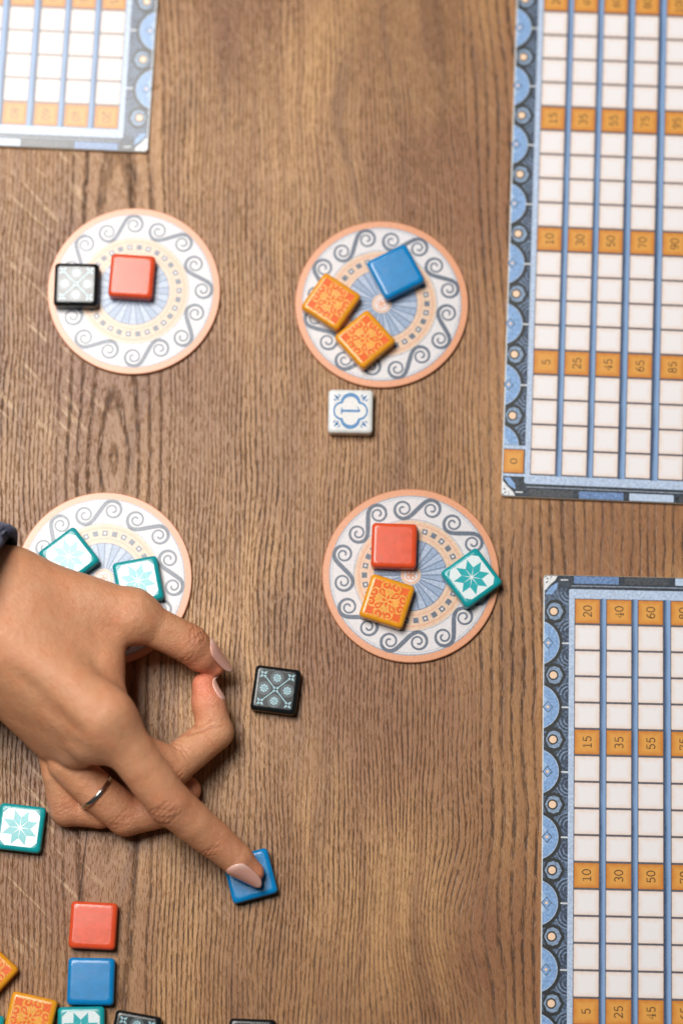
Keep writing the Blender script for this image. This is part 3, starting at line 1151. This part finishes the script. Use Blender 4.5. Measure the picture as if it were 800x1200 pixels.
def finger_frame(a, b, dorsal):
    ax = unit(b - a)
    d = unit(np.array(dorsal, float) - ax * float(np.dot(dorsal, ax)))
    return ax, d, np.cross(ax, d)


def make_hand():
    global FIELD
    F = FIELD = build_field()
    v, f = surface_nets(F)
    # relax once or twice so the voxels leave no trace
    for it in range(9):
        s = np.zeros_like(v); c_ = np.zeros(len(v))
        for k in range(4):
            for o in (1, 3):
                src = f[:, (k + o) % 4]
                for q in range(3):
                    s[:, q] += np.bincount(f[:, k], v[src, q], len(v))
                c_ += np.bincount(f[:, k], minlength=len(v))
        v = v * 0.4 + 0.6 * s / c_[:, None]
    n = vertex_normals(v, f)
    disp = np.zeros(len(v))
    rs = np.random.RandomState(5)

    def crease(ctr, ax, dorsal, offs, depth, wid, lat, bow=0.02, back=0.15):
        lt = np.cross(ax, dorsal)
        q = v - ctr
        s_, l_ = q @ ax, q @ lt
        m = np.clip((n @ dorsal - back) / 0.5, 0, 1)
        near = np.exp(-((np.linalg.norm(q, axis=1)) / 17.0) ** 4)
        for j, o in enumerate(offs):
            wob = 0.35 * np.sin(l_ * 0.9 + j * 1.7) + 0.2 * np.sin(l_ * 2.1 + j * 4.0)
            sg = 1 if o >= 0 else -1
            g = np.exp(-((s_ - o - sg * bow * -l_ * l_ + wob) / wid) ** 2)
            disp[:] -= depth * (0.6 + 0.4 * rs.rand()) * g * m * near * np.exp(-(l_ / lat) ** 4)

    up = np.array([0.0, 0, 1])
    idn = np.array([-0.45, -0.45, 0.78])
    ax, d, _ = finger_frame(H['i0'], H['i2'], idn)
    crease(H['i1'], ax, d, [-4.6, -3.1, -1.7, -.4, 1.0, 2.3, 3.8], 0.5, 0.48, 6.5)
    ax, d, _ = finger_frame(H['i1'], H['i3'], idn)
    crease(H['i2'], ax, d, [-1.9, -.8, .4, 1.6], 0.36, 0.45, 5.5)
    ax, d, _ = finger_frame(H['t1'], H['t3'], (0.45, 0.5, 0.7))
    crease(H['t2'], ax, d, [-3.6, -2.2, -1.0, .2, 1.5, 2.8], 0.42, 0.48, 7.0)
    ax, d, _ = finger_frame(H['r0'], H['r1'], (-.3, -.3, 1))
    crease(H['r1'] - ax * 2, ax, d, [-4, -2.6, -1.2, .2, 1.6], 0.22, 0.55, 6)
    ax, d, _ = finger_frame(H['p0'], H['p1'], (-.3, 0, 1))
    crease(H['p1'] - ax * 1.5, ax, d, [-3, -1.6, 0, 1.4], 0.18, 0.5, 5)
    # folds on the inner side of the bent middle finger and thumb
    axm = unit(H['m3'] - H['m2'])
    crease(H['m2'] + axm * 2.0, axm, unit(np.array([-.75, .1, .65])), [0.0], 0.7, 0.7, 8, 0.0, -0.1)
    crease(H['m2'] + axm * 4.4, axm, unit(np.array([-.75, .1, .65])), [0.0], 0.25, 0.5, 8, 0.0, -0.1)
    axm = unit(H['m2'] - H['m1'])
    crease(H['m1'] + axm * 5.0, axm, unit(np.array([-.4, .6, .6])), [0.0, 2.0], 0.4, 0.6, 9, 0.0, -0.1)
    axm = unit(H['t3'] - H['t2'])
    crease(H['t2'] + axm * 1.0, axm, unit(np.array([-.5, -.75, .4])), [-1.2, 0.6], 0.4, 0.6, 7, 0.0, -0.1)
    fold = disp.copy()
    # tendons and the shallow valleys between them
    def ridge(a, b, hgt, wid, t0=.25, t1=1.0):
        dd = b - a
        t = np.clip((v - a) @ dd / (dd @ dd), 0, 1)
        dist = np.linalg.norm((v - (a + t[:, None] * dd))[:, :2], axis=1)
        m = np.clip((n[:, 2] - .2) / .4, 0, 1) * np.clip((t - t0) / .2, 0, 1) * np.clip((t1 - t) / .1 + .4, 0, 1)
        disp[:] += hgt * m * np.exp(-(dist / wid) ** 2)
    ridge(H['wr'], H['i0'], 1.0, 4.5)
    ridge(lerp('wr', 'wu', .3), H['m0'], 0.6, 4.0)
    ridge(lerp('wr', 'wu', .65), H['r0'], 0.5, 4.0)
    ridge(lerp('wr', 'wu', .55), lerp('m0', 'r0', .7), -2.4, 4.5, .40)
    ridge(lerp('wr', 'wu', .95), H['p0'], 0.9, 4.0, .5)
    # slow unevenness
    def wave(fx, fy, fz, p): return np.sin(v[:, 0] * fx + v[:, 1] * fy + v[:, 2] * fz + p)
    disp += 0.10 * wave(.21, .17, .11, 0) * wave(-.13, .26, .2, 2) + 0.05 * wave(.6, -.5, .4, 1) * wave(.4, .7, -.3, 3)
    v = v + n * disp[:, None]
    n = vertex_normals(v, f)
    v[:, 2] = np.maximum(v[:, 2], 0.02)
    # colour
    base = np.array(srgb(217, 159, 120)); knuck = np.array(srgb(176, 104, 74)); pad = np.array(srgb(230, 138, 108)); palmc = np.array(srgb(224, 168, 138))
    col = np.tile(base, (len(v), 1))

    def blend(c_, w):
        nonlocal col
        w = np.clip(w, 0, 1)[:, None]
        col = col * (1 - w) + c_ * w

    def ball(p, r): return np.exp(-(np.linalg.norm(v - p, axis=1) / r) ** 2)
    blend(palmc, np.clip(-n[:, 2] * .8, 0, .6))
    for q, r, w in (('i1', 10, .55), ('i2', 8, .35), ('t2', 10, .4), ('r1', 11, .45), ('p1', 9, .4), ('p0', 10, .25), ('i0', 10, .15), ('t1', 12, .12)):
        blend(knuck, w * ball(H[q], r) * 1.6)
    for q, r, w in (('m3', 12, .9), ('t3', 11, .55), ('i3', 11, .45), ('r3', 10, .5)):
        blend(pad, w * ball(H[q], r))
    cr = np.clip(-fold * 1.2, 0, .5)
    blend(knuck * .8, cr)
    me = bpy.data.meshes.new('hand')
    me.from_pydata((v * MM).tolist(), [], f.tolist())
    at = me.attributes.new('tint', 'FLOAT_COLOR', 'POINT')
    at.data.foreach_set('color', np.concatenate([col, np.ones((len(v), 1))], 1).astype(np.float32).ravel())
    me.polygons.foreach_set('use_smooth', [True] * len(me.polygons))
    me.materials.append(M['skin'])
    me.update()
    return me


person = empty('person', P(60, 800, 0))
tag(person, 'bare right hand with pale nails, index finger pressing a blue tile, navy cuff', 'person')
OFF = P(60, 800, 0)
hand = link(bpy.data.objects.new('hand', make_hand()), person)
hand.location = [-c_ * MM for c_ in OFF]


def flesh_radius(p, d):
    """distance from p along d to the skin, or None outside the flesh"""
    r = np.arange(0.0, 14.0, 0.1)
    q = (p + r[:, None] * d - lo) / VOX
    i = np.floor(q).astype(int)
    i = np.clip(i, 0, np.array(FIELD.shape) - 2)
    w = q - i
    val = 0
    for a in (0, 1):
        for b in (0, 1):
            for c_ in (0, 1):
                val = val + FIELD[i[:, 0] + a, i[:, 1] + b, i[:, 2] + c_] * (w[:, 0] if a else 1 - w[:, 0]) * (w[:, 1] if b else 1 - w[:, 1]) * (w[:, 2] if c_ else 1 - w[:, 2])
    if val[0] >= 0:
        return 0.0
    k = np.nonzero(val >= 0)[0]
    return float(r[k[0]]) if len(k) else 14.0


def nail(name, base, axis, dorsal, width, length, radius, tipr, lift, label):
    """curved almond nail plate; base = middle of its root on the finger axis"""
    ax = unit(np.array(axis, float))
    d = unit(np.array(dorsal, float) - ax * float(np.dot(dorsal, ax)))
    lt = np.cross(d, ax)
    nu, nv = 13, 22
    top, bot = [], []
    W = []
    for j in range(nv):
        t = j / (nv - 1)
        if t < .26:
            w = max(.25, math.sqrt(max(0.0, 1 - ((.26 - t) / .26) ** 2)) * .94)
        elif t < .5:
            w = .94 + .06 * math.sin((t - .26) / .24 * PI / 2)
        else:
            q = (t - .5) / .5
            w = max(.08, (1 - q ** 3.4) ** .6)
        W.append(w)
    RR = np.zeros((nv, nu))
    for j in range(nv):
        for i in range(nu):
            ang = (i / (nu - 1) * 2 - 1) * W[j] * width / 2 / radius
            RR[j, i] = flesh_radius(base + ax * (j / (nv - 1) * length), lt * math.sin(ang) + d * math.cos(ang))
    step = length / (nv - 1)
    for j in range(1, nv):                       # the free edge runs on past the flesh
        RR[j] = np.maximum(RR[j], RR[j - 1] - tipr * step)
    SM = RR.copy()
    for _ in range(3):
        SM[1:-1] = (SM[:-2] + SM[1:-1] + SM[2:]) / 3
        SM[:, 1:-1] = (SM[:, :-2] + SM[:, 1:-1] + SM[:, 2:]) / 3
    RR = np.maximum(SM, RR - .05)
    for j in range(nv):
        t = j / (nv - 1)
        for i in range(nu):
            ang = (i / (nu - 1) * 2 - 1) * W[j] * width / 2 / radius
            r = RR[j, i] + lift * (1 - math.exp(-(t / .06) ** 2)) * (1 - .35 * abs(i / (nu - 1) * 2 - 1) ** 3)
            p = base + ax * (t * length) + lt * (r * math.sin(ang)) + d * (r * math.cos(ang))
            top.append(p)
            bot.append(p - d * .6)
    n0 = len(top)
    vv = [((q - OFF) * MM).tolist() for q in top + bot]
    ff = []
    for j in range(nv - 1):
        for i in range(nu - 1):
            a = j * nu + i
            ff.append([a, a + 1, a + nu + 1, a + nu])
            ff.append([n0 + a, n0 + a + nu, n0 + a + nu + 1, n0 + a + 1])
    rim = [i for i in range(nu)] + [j * nu + nu - 1 for j in range(1, nv)] + [(nv - 1) * nu + i for i in range(nu - 2, -1, -1)] + [j * nu for j in range(nv - 2, 0, -1)]
    for k in range(len(rim)):
        a, b = rim[k], rim[(k + 1) % len(rim)]
        ff.append([a, n0 + a, n0 + b, b])
    me = bpy.data.meshes.new(name)
    me.from_pydata(vv, [], ff)
    me.polygons.foreach_set('use_smooth', [True] * len(ff))
    me.materials.append(M['nail'])
    me.update()
    ob = link(bpy.data.objects.new(name, me), person)
    ob['label'] = label
    return ob


ax = unit(H['i3'] - H['i2'])
nail('fingernail', H['i2'] * .50 + H['i3'] * .50, ax, (-0.5, -0.5, 0.84), 11.6, 17.2, 7.3, .22, .5, 'almond shaped pale pink nail on the index finger')
ax = unit(H['t3'] - H['t2'])
nail('fingernail', H['t2'] * .68 + H['t3'] * .32, ax, (0.74, 0.52, 0.48), 12.8, 18.5, 8.0, .25, .5, 'almond shaped pale pink nail on the thumb')
ax = unit(H['m3'] - H['m2'])
nail('fingernail', H['m2'] * .42 + H['m3'] * .58, ax, (0.82, 0.45, 0.08), 10.5, 11.0, 7.0, .5, .4, 'pale pink nail seen edge on at the bent middle fingertip')

# ------------------------------------------------------------------ finger ring
M['silver'] = plain('silver', (0.62, 0.60, 0.57), 0.22, 0.5, 0.1, 0.02, 0.8, 1.0)


def make_ring():
    ax = unit(H['r1'] - P(80, 894, 23))
    c_ = P(112.5, 927, 18)
    e1 = unit(np.cross(ax, [0, 0, 1.0])); e2 = np.cross(e1, ax)
    prof = [(-1.1, 0), (-1.0, .45), (-.55, .62), (0, .68), (.55, .62), (1.0, .45), (1.1, 0), (.9, -.35), (-.9, -.35)]
    N, K = 64, len(prof)
    R0 = 8.65
    v, f = [], []
    for i in range(N):
        a = 2 * PI * i / N
        rd = e1 * math.cos(a) + e2 * math.sin(a)
        for s, r in prof:
            v.append((ax * s + rd * (R0 + r)) * MM)
    for i in range(N):
        for k in range(K):
            a, b = i * K + k, i * K + (k + 1) % K
            c2, d2 = ((i + 1) % N) * K + (k + 1) % K, ((i + 1) % N) * K + k
            f.append([a, b, c2, d2])
    me = bpy.data.meshes.new('finger_ring')
    me.from_pydata([q.tolist() for q in v], [], f)
    me.polygons.foreach_set('use_smooth', [True] * len(f))
    me.materials.append(M['silver']); me.update()
    ob = link(bpy.data.objects.new('finger_ring', me))
    ob.location = [q * MM for q in c_]
    tag(ob, 'plain narrow silver ring worn on the ring finger', 'ring')


make_ring()


# ------------------------------------------------------------------ sleeve cuff
def cloth_material():
    n = NT('navy_wool')
    x, y, z = n.coord()
    v = n.vec(x, y, z)
    a = n.noise(v, 1.6, 4.0, 0.7)
    b = n.noise(v, 0.25, 2.0)
    c = n.mix(a.smooth(0.4, 0.7), srgb(40, 48, 88), srgb(96, 110, 168))
    c = n.mix(b.smooth(0.4, 0.7) * .5, c, srgb(34, 36, 52))
    n.bump(a, 0.0008, 1.0)
    n.set(Base_Color=c, Roughness=0.95, Specular_IOR_Level=0.1, Sheen_Weight=0.4)
    return n.m


def make_sleeve():
    N, Mx = 48, 10
    ctr = P(-31, 730, 52)
    e1 = unit(np.array([0.36, 0.93, 0.0])); e2 = np.array([0, 0, 1.0])
    back = np.array([-1.0, 0.22, 0.05])
    v, f = [], []
    rows = [(0, 0.0, -2.2), (0, 0.4, -.4), (0, 0, 0.0), (4, .3, 0), (10, .2, .2)] + [(10 + 14 * k, .4 * math.sin(k * 1.3), .2) for k in range(1, 6)]
    for j, (l, b, inn) in enumerate(rows):
        for i in range(N):
            a = 2 * PI * i / N
            r1, r2 = 42 + inn + b * math.sin(3 * a) * 2, 36 + inn
            p = ctr + e1 * (r1 * math.cos(a)) + e2 * (r2 * math.sin(a)) + back * l
            p[2] = max(p[2], 1.0)
            v.append(((p - OFF) * MM).tolist())
    n = len(rows)
    for j in range(n - 1):
        for i in range(N):
            k = (i + 1) % N
            f.append([j * N + i, j * N + k, (j + 1) * N + k, (j + 1) * N + i])
    me = bpy.data.meshes.new('sleeve')
    me.from_pydata(v, [], f)
    me.polygons.foreach_set('use_smooth', [True] * len(f))
    me.materials.append(cloth_material()); me.update()
    ob = link(bpy.data.objects.new('sleeve', me), person)
    md = ob.modifiers.new('thickness', 'SOLIDIFY'); md.thickness = 2.4 * MM; md.offset = -1
    ob['label'] = 'dark navy woollen cuff at the wrist'


make_sleeve()
